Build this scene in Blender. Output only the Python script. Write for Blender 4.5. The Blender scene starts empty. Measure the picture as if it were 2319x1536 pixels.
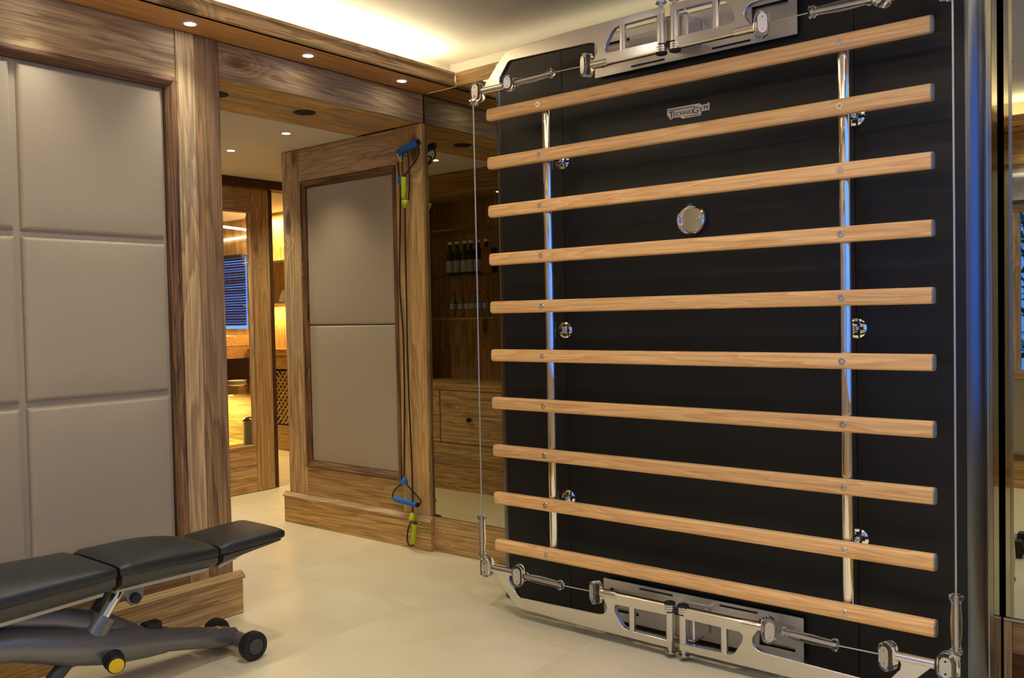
import bpy, bmesh, math, random
from mathutils import Vector, Matrix

random.seed(7)
scene = bpy.context.scene
COL = scene.collection
PI = math.pi

# ------------------------------------------------------------------ camera
IMG_W, IMG_H, F_PX = 2319.0, 1536.0, 1987.7149
CAM = Vector((3.0617, -3.1398, 1.1653))
YAW, PIT, ROLL = -.6781, -.0268, -.0196
FWD = Vector((math.sin(YAW)*math.cos(PIT), math.cos(YAW)*math.cos(PIT), math.sin(PIT)))
_r = Vector((math.cos(YAW), -math.sin(YAW), 0)); _u = _r.cross(FWD)
RIGHT = _r*math.cos(ROLL) + _u*math.sin(ROLL)
UP = -_r*math.sin(ROLL) + _u*math.cos(ROLL)
cam_data = bpy.data.cameras.new('camera')
cam_data.sensor_width = 23.6
cam_data.lens = F_PX/IMG_W*23.6
cam_data.clip_start = .05
cam_data.dof.use_dof = True
cam_data.dof.focus_distance = 3.1
cam_data.dof.aperture_fstop = 5.0
cam = bpy.data.objects.new('camera', cam_data)
M = Matrix((RIGHT, UP, -FWD)).transposed().to_4x4(); M.translation = CAM
cam.matrix_world = M
COL.objects.link(cam); scene.camera = cam

def at(px, py, ax, val):
    """photo pixel -> point on the plane <ax> = val"""
    d = FWD + RIGHT*((px-IMG_W/2)/F_PX) - UP*((py-IMG_H/2)/F_PX)
    i = 'xyz'.index(ax)
    return CAM + d*((val-CAM[i])/d[i])

# ------------------------------------------------------------------ world, exposure, large lights
scene.view_settings.view_transform = 'Standard'
scene.view_settings.look = 'None'
scene.view_settings.gamma = 1.0
scene.view_settings.use_curve_mapping = False
scene.view_settings.exposure = 0.0
scene.cycles.use_denoising = True
scene.cycles.max_bounces = 12
scene.cycles.glossy_bounces = 8
scene.cycles.transmission_bounces = 10
scene.cycles.transparent_max_bounces = 12
scene.cycles.caustics_reflective = False
scene.cycles.caustics_refractive = False
scene.cycles.sample_clamp_indirect = 6.0
world = bpy.data.worlds.new('world'); scene.world = world
world.use_nodes = True
bg = world.node_tree.nodes['Background']
bg.inputs['Color'].default_value = (.09, .28, 1.0, 1)
bg.inputs['Strength'].default_value = 2.1

ROOM_X, ROOM_Y = 3.29, -3.48            # gym: x 0..3.29, y -3.48..0
Z_SOF, Z_FAS, Z_CEIL = 2.265, 2.333, 2.45
COVE_W = 6.5                            # watts per metre of led strip
WARM = (1.0, .93, .64)
def area(name, loc, sx, sy, rot, power, color):
    l = bpy.data.lights.new(name, 'AREA'); l.shape = 'RECTANGLE'
    l.size, l.size_y, l.energy, l.color = sx, sy, power, color
    o = bpy.data.objects.new(name, l); o.location = loc; o.rotation_euler = rot
    COL.objects.link(o); return o
# the hidden led strips of the cove (behind each fascia, shining up on the ceiling)
area('cove_light', (.10, -1.74, 2.305), .05, 3.40, (PI, 0, 0), COVE_W*3.4, WARM)
area('cove_light', (3.19, -1.74, 2.305), .05, 3.40, (PI, 0, 0), COVE_W*3.4, WARM)
area('cove_light', (1.645, -3.38, 2.305), 2.8, .05, (PI, 0, 0), COVE_W*2.8, WARM)
area('cove_light', (1.645, .09, 2.305), 2.8, .05, (PI, 0, 0), COVE_W*.065*2.8, WARM)

# ------------------------------------------------------------------ materials
MATS = {}
def new_mat(name):
    m = bpy.data.materials.new(name); m.use_nodes = True
    nt = m.node_tree; b = nt.nodes['Principled BSDF']
    MATS[name] = m
    return m, nt, b
def N(nt, typ, **kw):
    n = nt.nodes.new(typ)
    for k, v in kw.items(): setattr(n, k, v)
    return n
def srgb(r, g, b):
    def c(v):
        v /= 255.0
        return v/12.92 if v <= .04045 else ((v+.055)/1.055)**2.4
    return (c(r), c(g), c(b), 1)
def plain(name, col, rough=.5, metal=0.0, spec=.5, bump=0, bscale=200, coat=0, var=0):
    m, nt, b = new_mat(name)
    b.inputs['Base Color'].default_value = col
    b.inputs['Roughness'].default_value = rough
    b.inputs['Metallic'].default_value = metal
    b.inputs['Specular IOR Level'].default_value = spec
    b.inputs['Coat Weight'].default_value = coat
    tc = N(nt, 'ShaderNodeTexCoord')
    if bump:
        no = N(nt, 'ShaderNodeTexNoise'); no.inputs['Scale'].default_value = bscale; no.inputs['Detail'].default_value = 4
        bp = N(nt, 'ShaderNodeBump'); bp.inputs['Strength'].default_value = bump; bp.inputs['Distance'].default_value = .002
        nt.links.new(tc.outputs['Object'], no.inputs['Vector'])
        nt.links.new(no.outputs['Fac'], bp.inputs['Height']); nt.links.new(bp.outputs['Normal'], b.inputs['Normal'])
    if var:
        n2 = N(nt, 'ShaderNodeTexNoise'); n2.inputs['Scale'].default_value = 3.0; n2.inputs['Detail'].default_value = 5
        mx = N(nt, 'ShaderNodeMix', data_type='RGBA', blend_type='MULTIPLY'); mx.inputs['Factor'].default_value = 1
        rp = N(nt, 'ShaderNodeValToRGB')
        rp.color_ramp.elements[0].position = .3; rp.color_ramp.elements[0].color = (1-var, 1-var, 1-var, 1)
        rp.color_ramp.elements[1].position = .7; rp.color_ramp.elements[1].color = (1, 1, 1, 1)
        nt.links.new(tc.outputs['Object'], n2.inputs['Vector']); nt.links.new(n2.outputs['Fac'], rp.inputs['Fac'])
        mx.inputs['A'].default_value = col
        nt.links.new(rp.outputs['Color'], mx.inputs['B']); nt.links.new(mx.outputs['Result'], b.inputs['Base Color'])
    return m
def emit(name, col, strength):
    m, nt, b = new_mat(name)
    b.inputs['Base Color'].default_value = (0, 0, 0, 1)
    b.inputs['Emission Color'].default_value = col; b.inputs['Emission Strength'].default_value = strength
    return m

def wood(name, axis, light, dark, grey=None, grey_amt=.4, ring=15.0, knots=.5, fibre=.55, rough=.6, across=7.0, along=.55, bump=.5, ringmix=.8, streak=.55):
    m, nt, b = new_mat(name); L = nt.links.new
    tc = N(nt, 'ShaderNodeTexCoord'); oi = N(nt, 'ShaderNodeObjectInfo')
    sc = N(nt, 'ShaderNodeVectorMath', operation='SCALE'); sc.inputs[0].default_value = (37, 53, 29)
    L(oi.outputs['Random'], sc.inputs['Scale'])
    ad = N(nt, 'ShaderNodeVectorMath', operation='ADD'); L(tc.outputs['Object'], ad.inputs[0]); L(sc.outputs[0], ad.inputs[1])
    def mapped(a, l):
        s = [a, a, a]; s['xyz'.index(axis)] = l
        mp = N(nt, 'ShaderNodeVectorMath', operation='MULTIPLY'); mp.inputs[1].default_value = s
        L(ad.outputs[0], mp.inputs[0]); return mp.outputs[0]
    # knots
    vo = N(nt, 'ShaderNodeTexVoronoi'); vo.inputs['Scale'].default_value = 1.0
    L(mapped(5.2, 1.9), vo.inputs['Vector'])
    kr = N(nt, 'ShaderNodeMapRange'); kr.inputs['From Min'].default_value = .0; kr.inputs['From Max'].default_value = .42
    kr.inputs['To Min'].default_value = 1; kr.inputs['To Max'].default_value = 0; kr.interpolation_type = 'SMOOTHERSTEP'
    L(vo.outputs['Distance'], kr.inputs['Value'])
    # only some cells carry a knot
    sep = N(nt, 'ShaderNodeSeparateColor'); L(vo.outputs['Color'], sep.inputs[0])
    gate = N(nt, 'ShaderNodeMath', operation='LESS_THAN'); gate.inputs[1].default_value = knots; L(sep.outputs[0], gate.inputs[0])
    kg = N(nt, 'ShaderNodeMath', operation='MULTIPLY'); L(kr.outputs[0], kg.inputs[0]); L(gate.outputs[0], kg.inputs[1])
    # rings
    n1 = N(nt, 'ShaderNodeTexNoise'); n1.inputs['Scale'].default_value = 1; n1.inputs['Detail'].default_value = 3.0; n1.inputs['Roughness'].default_value = .45
    n1.inputs['Distortion'].default_value = .5
    L(mapped(across, along), n1.inputs['Vector'])
    rk = N(nt, 'ShaderNodeMath', operation='MULTIPLY_ADD'); rk.inputs[1].default_value = .32; L(kg.outputs[0], rk.inputs[0]); L(n1.outputs['Fac'], rk.inputs[2])
    rm = N(nt, 'ShaderNodeMath', operation='MULTIPLY'); rm.inputs[1].default_value = ring; L(rk.outputs[0], rm.inputs[0])
    fr = N(nt, 'ShaderNodeMath', operation='FRACT'); L(rm.outputs[0], fr.inputs[0])
    rr = N(nt, 'ShaderNodeValToRGB'); e = rr.color_ramp.elements
    e[0].position = 0; e[0].color = (0, 0, 0, 1); e[1].position = .62; e[1].color = (.55, .55, .55, 1)
    a = e.new(.86); a.color = (1, 1, 1, 1); a = e.new(1.0); a.color = (0, 0, 0, 1)
    L(fr.outputs[0], rr.inputs['Fac'])
    # fibres
    n2 = N(nt, 'ShaderNodeTexNoise'); n2.inputs['Scale'].default_value = 1; n2.inputs['Detail'].default_value = 4; n2.inputs['Roughness'].default_value = .65
    L(mapped(120, 3.0), n2.inputs['Vector'])
    # broad patches
    n3 = N(nt, 'ShaderNodeTexNoise'); n3.inputs['Scale'].default_value = 1; n3.inputs['Detail'].default_value = 3
    L(mapped(7.0, 1.6), n3.inputs['Vector'])
    c1 = N(nt, 'ShaderNodeMix', data_type='RGBA'); c1.inputs['A'].default_value = light; c1.inputs['B'].default_value = dark
    rmx = N(nt, 'ShaderNodeMath', operation='MULTIPLY'); rmx.inputs[1].default_value = ringmix; L(rr.outputs['Color'], rmx.inputs[0]); L(rmx.outputs[0], c1.inputs['Factor'])
    cur = c1.outputs['Result']
    if grey:
        pr = N(nt, 'ShaderNodeMapRange'); pr.inputs['From Min'].default_value = .42; pr.inputs['From Max'].default_value = .68
        pr.inputs['To Max'].default_value = grey_amt; L(n3.outputs['Fac'], pr.inputs['Value'])
        c2 = N(nt, 'ShaderNodeMix', data_type='RGBA'); L(cur, c2.inputs['A']); c2.inputs['B'].default_value = grey; L(pr.outputs[0], c2.inputs['Factor'])
        cur = c2.outputs['Result']
    # plank to plank tint
    tr = N(nt, 'ShaderNodeMapRange'); tr.inputs['To Min'].default_value = .82; tr.inputs['To Max'].default_value = 1.12; L(oi.outputs['Random'], tr.inputs['Value'])
    fm = N(nt, 'ShaderNodeMapRange'); fm.inputs['From Min'].default_value = .3; fm.inputs['From Max'].default_value = .7
    fm.inputs['To Min'].default_value = 1-fibre; fm.inputs['To Max'].default_value = 1+fibre*.45; L(n2.outputs['Fac'], fm.inputs['Value'])
    tf = N(nt, 'ShaderNodeMath', operation='MULTIPLY'); L(tr.outputs[0], tf.inputs[0]); L(fm.outputs[0], tf.inputs[1])
    c3 = N(nt, 'ShaderNodeVectorMath', operation='SCALE'); L(cur, c3.inputs[0]); L(tf.outputs[0], c3.inputs['Scale'])
    # dark weathered streaks
    n4 = N(nt, 'ShaderNodeTexNoise'); n4.inputs['Scale'].default_value = 1; n4.inputs['Detail'].default_value = 5; n4.inputs['Roughness'].default_value = .7
    L(mapped(34, 1.5), n4.inputs['Vector'])
    sk = N(nt, 'ShaderNodeMapRange'); sk.inputs['From Min'].default_value = .54; sk.inputs['From Max'].default_value = .74; sk.inputs['To Max'].default_value = streak
    L(n4.outputs['Fac'], sk.inputs['Value'])
    c5 = N(nt, 'ShaderNodeMix', data_type='RGBA'); L(c3.outputs[0], c5.inputs['A']); c5.inputs['B'].default_value = tuple(x*.35 for x in dark[:3])+(1,); L(sk.outputs[0], c5.inputs['Factor'])
    # knot centre
    kd = N(nt, 'ShaderNodeMapRange'); kd.inputs['From Min'].default_value = .62; kd.inputs['From Max'].default_value = .9; kd.inputs['To Max'].default_value = .85
    L(kg.outputs[0], kd.inputs['Value'])
    c4 = N(nt, 'ShaderNodeMix', data_type='RGBA'); L(c5.outputs['Result'], c4.inputs['A']); c4.inputs['B'].default_value = tuple(x*.22 for x in dark[:3])+(1,)
    L(kd.outputs[0], c4.inputs['Factor']); L(c4.outputs['Result'], b.inputs['Base Color'])
    hs = N(nt, 'ShaderNodeMath', operation='MULTIPLY_ADD'); hs.inputs[1].default_value = -.5; L(rr.outputs['Color'], hs.inputs[0]); L(n2.outputs['Fac'], hs.inputs[2])
    bp = N(nt, 'ShaderNodeBump'); bp.inputs['Strength'].default_value = bump; bp.inputs['Distance'].default_value = .0015
    L(hs.outputs[0], bp.inputs['Height']); L(bp.outputs['Normal'], b.inputs['Normal'])
    b.inputs['Roughness'].default_value = rough
    b.inputs['Specular IOR Level'].default_value = .35
    return m

OL, OD, OG = srgb(218, 184, 134), srgb(160, 122, 80), srgb(188, 171, 143)       # reclaimed larch
for ax in 'xyz':
    wood('old_wood_'+ax, ax, OL, OD, OG, .55)
    wood('warm_wood_'+ax, ax, srgb(218, 178, 114), srgb(172, 126, 70), srgb(184, 158, 114), .4, knots=.75)
    wood('brown_wood_'+ax, ax, srgb(180, 140, 94), srgb(124, 90, 58), srgb(154, 130, 102), .55, ring=11)
wood('soffit_wood', 'y', srgb(212, 158, 92), srgb(180, 126, 70), None, 0, ring=5, knots=.15, fibre=.25, streak=.2)
wood('bark_wood_y', 'y', srgb(160, 116, 72), srgb(86, 56, 36), srgb(120, 90, 66), .6, ring=16, fibre=.9, bump=1.0)
wood('bark_wood_z', 'z', srgb(160, 116, 72), srgb(86, 56, 36), srgb(120, 90, 66), .6, ring=16, fibre=.9, bump=1.0)
wood('bark_wood_x', 'x', srgb(160, 116, 72), srgb(86, 56, 36), srgb(120, 90, 66), .6, ring=16, fibre=.9, bump=1.0)
wood('bar_wood', 'x', srgb(252, 206, 142), srgb(218, 148, 84), None, 0, ring=11, knots=0, fibre=.22, rough=.42, across=20, along=1.1, bump=.1, ringmix=.62, streak=.2)
wood('dark_wood_x', 'x', srgb(92, 60, 34), srgb(48, 28, 14), None, 0, knots=.4)

def stone():
    m, nt, b = new_mat('stone'); L = nt.links.new
    tc = N(nt, 'ShaderNodeTexCoord'); oi = N(nt, 'ShaderNodeObjectInfo')
    sc = N(nt, 'ShaderNodeVectorMath', operation='SCALE'); sc.inputs[0].default_value = (17, 23, 9); L(oi.outputs['Random'], sc.inputs['Scale'])
    ad = N(nt, 'ShaderNodeVectorMath', operation='ADD'); L(tc.outputs['Object'], ad.inputs[0]); L(sc.outputs[0], ad.inputs[1])
    n1 = N(nt, 'ShaderNodeTexNoise'); n1.inputs['Scale'].default_value = 3.5; n1.inputs['Detail'].default_value = 8; n1.inputs['Roughness'].default_value = .6
    L(ad.outputs[0], n1.inputs['Vector'])
    rp = N(nt, 'ShaderNodeValToRGB'); e = rp.color_ramp.elements
    e[0].position = .3; e[0].color = srgb(222, 208, 168); e[1].position = .72; e[1].color = srgb(236, 225, 190)
    L(n1.outputs['Fac'], rp.inputs['Fac']); L(rp.outputs['Color'], b.inputs['Base Color'])
    b.inputs['Roughness'].default_value = .32; b.inputs['Specular IOR Level'].default_value = .4
stone()
plain('grout', srgb(220, 206, 168), .6)
plain('ceiling_paint', srgb(226, 218, 204), .9)
plain('dark_core', srgb(30, 22, 16), .9)
def fabric():
    m, nt, b = new_mat('pad_fabric'); L = nt.links.new
    tc = N(nt, 'ShaderNodeTexCoord')
    w1 = N(nt, 'ShaderNodeTexNoise'); w1.inputs['Scale'].default_value = 1; w1.inputs['Detail'].default_value = 2
    mp = N(nt, 'ShaderNodeVectorMath', operation='MULTIPLY'); mp.inputs[1].default_value = (30, 30, 900); L(tc.outputs['Object'], mp.inputs[0]); L(mp.outputs[0], w1.inputs['Vector'])
    mx = N(nt, 'ShaderNodeMix', data_type='RGBA'); mx.inputs['A'].default_value = srgb(168, 154, 130); mx.inputs['B'].default_value = srgb(178, 164, 139)
    L(w1.outputs['Fac'], mx.inputs['Factor']); L(mx.outputs['Result'], b.inputs['Base Color'])
    bp = N(nt, 'ShaderNodeBump'); bp.inputs['Strength'].default_value = .06; bp.inputs['Distance'].default_value = .001
    L(w1.outputs['Fac'], bp.inputs['Height']); L(bp.outputs['Normal'], b.inputs['Normal'])
    b.inputs['Roughness'].default_value = .5; b.inputs['Sheen Weight'].default_value = .25; b.inputs['Specular IOR Level'].default_value = .35
fabric()
plain('mirror_silver', (.45, .43, .33, 1), .012, 1.0)
plain('panel_black', srgb(19, 19, 19), .45, 0, .38, bump=.04, bscale=700)
plain('panel_edge', (.15, .165, .20, 1), .30, 1.0)
plain('side_black', srgb(8, 8, 9), .06, 0, .6, coat=.6)
plain('aluminium', (.42, .42, .41, 1), .34, 1.0, bump=.03, bscale=900)
plain('polished_aluminium', (.74, .72, .69, 1), .19, 1.0)
plain('plate_aluminium', (.60, .60, .60, 1), .38, 1.0)
plain('chrome', (.86, .86, .87, 1), .05, 1.0)
plain('steel_screw', (.66, .65, .62, 1), .25, 1.0)
plain('dark_slot', srgb(14, 14, 14), .6)
plain('end_cap', srgb(126, 124, 120), .45)
plain('steel_cable', (.55, .55, .55, 1), .45, .8)
plain('rubber', srgb(20, 20, 21), .6)
plain('cord_black', srgb(16, 15, 14), .55)
plain('foam_blue', srgb(24, 104, 190), .6, bump=.1, bscale=300)
plain('plastic_blue', srgb(20, 112, 205), .35)
plain('foam_green', srgb(176, 190, 24), .55, bump=.1, bscale=300)
plain('plastic_green', srgb(196, 208, 34), .35)
plain('vinyl', srgb(36, 39, 39), .42, 0, .45, bump=.08, bscale=400)
plain('bench_shell', srgb(62, 60, 58), .4)
plain('bench_grey', srgb(118, 118, 118), .32, .55)
plain('yellow_cap', srgb(232, 196, 10), .4)
plain('logo_silver', srgb(240, 228, 198), .4, 0)
plain('logo_ink', srgb(40, 34, 28), .5)
plain('iron_black', srgb(14, 13, 12), .5, .3)
plain('speaker_black', srgb(12, 11, 10), .8)
plain('white_paint', srgb(232, 230, 224), .5)
plain('ceramic', srgb(236, 232, 222), .25)
plain('red_cap', srgb(190, 22, 24), .35)
plain('label_paper', srgb(150, 162, 176), .6)
plain('blind_slat', srgb(62, 70, 78), .3, .3)
plain('leaf', srgb(52, 84, 62), .4, var=.5)
plain('bark', srgb(70, 54, 40), .9)
plain('roller_cloth', srgb(206, 208, 214), .9)
plain('box_brown', srgb(118, 74, 34), .6, var=.3)
def glass(name, col=(1, 1, 1, 1), rough=.02, ior=1.47):
    m, nt, b = new_mat(name)
    b.inputs['Base Color'].default_value = col; b.inputs['Roughness'].default_value = rough
    b.inputs['IOR'].default_value = ior; b.inputs['Transmission Weight'].default_value = 1.0
glass('acrylic', (.97, .97, .96, 1), .03, 1.4)
glass('bottle_green', (.05, .22, .12, 1), .05)
glass('bottle_clear', (.80, .84, .84, 1), .05)
def pane(name, refl=.08, tint=(1, 1, 1, 1)):
    m, nt, b = new_mat(name); L = nt.links.new
    nt.nodes.remove(b)
    t = N(nt, 'ShaderNodeBsdfTransparent'); t.inputs[0].default_value = tint
    g = N(nt, 'ShaderNodeBsdfGlossy'); g.inputs['Roughness'].default_value = .01
    lw = N(nt, 'ShaderNodeLayerWeight'); lw.inputs['Blend'].default_value = .5
    pw = N(nt, 'ShaderNodeMath', operation='POWER'); pw.inputs[1].default_value = 4.0; L(lw.outputs['Facing'], pw.inputs[0])
    mr = N(nt, 'ShaderNodeMath', operation='MULTIPLY_ADD', use_clamp=True); mr.inputs[1].default_value = .5; mr.inputs[2].default_value = refl*.5; L(pw.outputs[0], mr.inputs[0])
    mx = N(nt, 'ShaderNodeMixShader'); L(mr.outputs[0], mx.inputs[0]); L(t.outputs[0], mx.inputs[1]); L(g.outputs[0], mx.inputs[2])
    L(mx.outputs[0], nt.nodes['Material Output'].inputs[0])
pane('pane'); pane('shelf_glass', .1, (.86, .94, .90, 1))
emit('lamp_white', (1, .97, .92, 1), 40)
emit('lamp_warm', (1, .78, .42, 1), 6)
emit('lamp_amber', (1, .60, .14, 1), 5)

# ------------------------------------------------------------------ geometry helpers
class MB:
    def __init__(s): s.v = []; s.f = []
    def add(s, vs, fs):
        o = len(s.v); s.v += [tuple(v) for v in vs]; s.f += [tuple(i+o for i in f) for f in fs]; return s
    def box(s, x0, x1, y0, y1, z0, z1):
        return s.add([(x, y, z) for x in (x0, x1) for y in (y0, y1) for z in (z0, z1)],
                     [(0, 1, 3, 2), (4, 6, 7, 5), (0, 4, 5, 1), (2, 3, 7, 6), (0, 2, 6, 4), (1, 5, 7, 3)])
    def ring_loft(s, rings, cap=True, closed=False):
        n = len(rings[0]); vs = [p for r in rings for p in r]; fs = []
        m = len(rings)
        for i in range(m if closed else m-1):
            a, b = i*n, ((i+1) % m)*n
            for k in range(n):
                fs.append((a+k, a+(k+1) % n, b+(k+1) % n, b+k))
        if cap and not closed:
            fs.append(tuple(range(n-1, -1, -1))); fs.append(tuple((m-1)*n+k for k in range(n)))
        return s.add(vs, fs)
    def tube(s, path, r, seg=10, cap=True, flat=1.0):
        path = [Vector(p) for p in path]; m = len(path)
        rr = r if isinstance(r, (list, tuple)) else [r]*m
        rings = []; ref = None
        for i, p in enumerate(path):
            t = (path[min(i+1, m-1)]-path[max(i-1, 0)]).normalized()
            if ref is None:
                ref = Vector((0, 0, 1)) if abs(t.z) < .9 else Vector((1, 0, 0))
            a = (ref - t*ref.dot(t)).normalized(); ref = a; b = t.cross(a)
            rings.append([p + (a*math.cos(2*PI*k/seg)*flat + b*math.sin(2*PI*k/seg))*rr[i] for k in range(seg)])
        return s.ring_loft(rings, cap)
    def lathe(s, org, axis, prof, seg=20):
        """prof: (distance along axis, radius)"""
        org = Vector(org); t = Vector(axis).normalized()
        ref = Vector((0, 0, 1)) if abs(t.z) < .9 else Vector((1, 0, 0))
        a = (ref-t*ref.dot(t)).normalized(); b = t.cross(a)
        return s.ring_loft([[org+t*h+(a*math.cos(2*PI*k/seg)+b*math.sin(2*PI*k/seg))*max(r, 1e-4) for k in range(seg)] for h, r in prof])
    def prism(s, pts, fn, d0, d1):
        """outline pts (p, q) extruded between d0 and d1; fn(p, q, d) -> xyz"""
        n = len(pts)
        vs = [fn(p, q, d0) for p, q in pts]+[fn(p, q, d1) for p, q in pts]
        fs = [tuple(range(n-1, -1, -1)), tuple(range(n, 2*n))]+[(k, (k+1) % n, n+(k+1) % n, n+k) for k in range(n)]
        return s.add(vs, fs)
    def mesh(s, name, smooth=None):
        me = bpy.data.meshes.new(name); me.from_pydata(s.v, [], s.f)
        bm = bmesh.new(); bm.from_mesh(me)
        bmesh.ops.recalc_face_normals(bm, faces=bm.faces); bm.to_mesh(me); bm.free()
        if smooth is not None:
            for p in me.polygons: p.use_smooth = True
            me.set_sharp_from_angle(angle=math.radians(smooth))
        return me
    def build(s, name, mat, parent=None, smooth=None, bevel=0, seg=2, loc=None):
        me = s.mesh(name, smooth)
        me.materials.append(MATS[mat]); o = bpy.data.objects.new(name, me); COL.objects.link(o)
        if loc is not None: o.location = loc
        if parent is not None: o.parent = parent
        if bevel:
            md = o.modifiers.new('bevel', 'BEVEL'); md.width = bevel; md.segments = seg; md.limit_method = 'ANGLE'; md.angle_limit = math.radians(40)
        return o
def tag(o, label, cat, group=None):
    o['label'] = label; o['category'] = cat
    if group: o['group'] = group
    return o
def struct(o): o['kind'] = 'structure'; return o
def empty(name, loc=(0, 0, 0), rz=0):
    o = bpy.data.objects.new(name, None); o.location = loc; o.rotation_euler = (0, 0, rz); o.empty_display_size = .1
    COL.objects.link(o); return o
def copy_tree(o, parent=None):
    c = o.copy(); COL.objects.link(c); c.parent = parent
    for ch in list(o.children):
        if ch is not c: copy_tree(ch, c)
    return c
def plank(name, mat, parent, x0, x1, y0, y1, z0, z1, bevel=.003):
    return MB().box(x0, x1, y0, y1, z0, z1).build(name, mat, parent, bevel=bevel)
def stadium(w, h, n=8):
    """upright capsule outline w wide, h high"""
    r = w/2; c = h/2-r; pts = []
    for k in range(n+1): a = PI*k/n; pts.append((r*math.cos(a), c+r*math.sin(a)))
    for k in range(n+1): a = PI+PI*k/n; pts.append((r*math.cos(a), -c+r*math.sin(a)))
    return pts

# ================================================================== the setting
# ---- floor
floor = struct(MB().box(-4.9, 3.6, -3.9, 2.0, -.06, -.0010).build('floor', 'grout'))
T = .80
tile_me = MB().box(-T/2+.0005, T/2-.0005, -T/2+.0005, T/2-.0005, -.02, 0).mesh('tile'); tile_me.materials.append(MATS['stone'])
for i in range(-7, 4):
    for j in range(-3, 5):
        x = .522+(i+.5)*T; y = -1.476+(j+.5)*T
        if x < -4.9 or x > 3.7 or y < -3.9 or y > 1.9: continue
        o = bpy.data.objects.new('tile', tile_me); o.location = (x, y, 0); o.parent = floor; COL.objects.link(o)

# ---- ceiling
ceiling = struct(MB().box(-.10, ROOM_X+.12, ROOM_Y-.12, .26, Z_CEIL, Z_CEIL+.06).build('ceiling', 'ceiling_paint'))

# ---- left wall: padded panels framed in old wood
wl = struct(MB().box(-.10, -.028, ROOM_Y, -1.15, 0, Z_CEIL).build('wall_left', 'dark_core'))
MB().box(-.0275, .0, ROOM_Y, -1.148, Z_SOF+.02, Z_CEIL).build('cove_wall', 'ceiling_paint', wl)
def pad_mesh(w, h, d=.020, e=.016, n=14):
    """cushion in the (y, z) plane, bulging to +x"""
    def ticks(L):
        t = [0, e*.08, e*.22, e*.45, e*.72, e]
        m = [e+(L-2*e)*k/6 for k in range(1, 6)]
        return t+m+[L-a for a in reversed(t)]
    ys, zs = ticks(w), ticks(h); vs = []; fs = []
    def prof(a, L):
        a = min(a, L-a)
        return math.sqrt(max(0, 1-(1-min(a/e, 1))**2))
    for y in ys:
        for z in zs:
            k = min(prof(y, w), prof(z, h)); dome = .004*math.sin(PI*y/w)*math.sin(PI*z/h)
            vs.append((d*k+dome, y-w/2, z-h/2))
    nz = len(zs)
    for i in range(len(ys)-1):
        for j in range(nz-1): fs.append((i*nz+j, (i+1)*nz+j, (i+1)*nz+j+1, i*nz+j+1))
    per = [i*nz for i in range(len(ys))]+[(len(ys)-1)*nz+j for j in range(1, nz)]+[i*nz+nz-1 for i in range(len(ys)-2, -1, -1)]+[j for j in range(nz-2, 0, -1)]
    fs.append(tuple(per))
    mb = MB().add(vs, fs); me = mb.mesh('pad', 60); me.materials.append(MATS['pad_fabric']); return me
pz = [(1.469, 2.041), (.900, 1.469), (.331, .900)]
pm = pad_mesh(.508, .551)
for c in range(4):
    y1 = -1.371-c*.529
    for z0, z1 in pz:
        o = bpy.data.objects.new('pad', pm); o.location = (-.026, y1-.2645, (z0+z1)/2); o.parent = wl; COL.objects.link(o)
# fabric channel behind the pads
MB().box(-.028, -.0245, ROOM_Y, -1.371, .331, 2.041).build('backing_cloth', 'pad_fabric', wl)
plank('post_board', 'old_wood_z', wl, -.03, .010, -1.330, -1.252, 0, Z_SOF-.001, .004)
plank('post_board', 'brown_wood_z', wl, -.03, .010, -1.251, -1.147, 0, Z_SOF-.001, .004)
plank('top_rail', 'old_wood_y', wl, -.028, .004, ROOM_Y, -1.331, 2.078, Z_SOF-.001)
plank('bottom_rail', 'brown_wood_y', wl, -.028, .004, ROOM_Y, -1.331, .160, .300)
# bark-brown moulding round the pads
mp = [(-.028, 0), (.010, 0), (.014, .008), (.012, .020), (.002, .030), (-.004, .038), (-.028, .038)]
MB().prism(mp, lambda p, q, d: (p, d, 2.079-q), ROOM_Y, -1.332).build('moulding', 'bark_wood_y', wl, smooth=40)
MB().prism(mp, lambda p, q, d: (p, -1.331-q, d), .30, 2.08).build('moulding', 'bark_wood_z', wl, smooth=40)
MB().prism(mp, lambda p, q, d: (p, d, .298+q), ROOM_Y, -1.332).build('moulding', 'bark_wood_y', wl, smooth=40)
# jamb mass behind the post and the lintel over the passage
MB().box(-.47, -.10, -1.165, -1.149, 0, Z_SOF).build('jamb', 'brown_wood_z', wl)
bl = empty('baseboard_left'); struct(bl)
plank('board', 'warm_wood_y', bl, .0045, .032, ROOM_Y, -1.118, 0, .140)
MB().prism([(.0045, .140), (.038, .140), (.038, .150), (.028, .160), (.0125, .168), (.0045, .168)], lambda p, q, d: (p, d, q), ROOM_Y, -1.112).build('cap', 'warm_wood_y', bl, smooth=30)
MB().box(-.10, .0045, -1.149, -1.118, 0, .14).build('return', 'warm_wood_y', bl)

t1 = struct(empty('trim_1'))          # lintel over the passage opening
plank('front_board', 'old_wood_y', t1, -.025, .000, -1.147, -.001, 2.124, Z_SOF-.001, .004)
for k, (a, b) in enumerate([(-.185, -.026), (-.335, -.187), (-.47, -.337)]):
    plank('soffit_board', 'warm_wood_y' if k != 1 else 'old_wood_y', t1, a, b, -1.147, -.023, 2.124, 2.146, .002)
MB().box(-.47, -.026, -1.147, -.001, 2.147, Z_CEIL).build('core', 'dark_core', t1)
MB().box(-.025, .0, -1.147, .20, Z_SOF+.02, Z_CEIL).build('cove_wall', 'ceiling_paint', t1)

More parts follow.
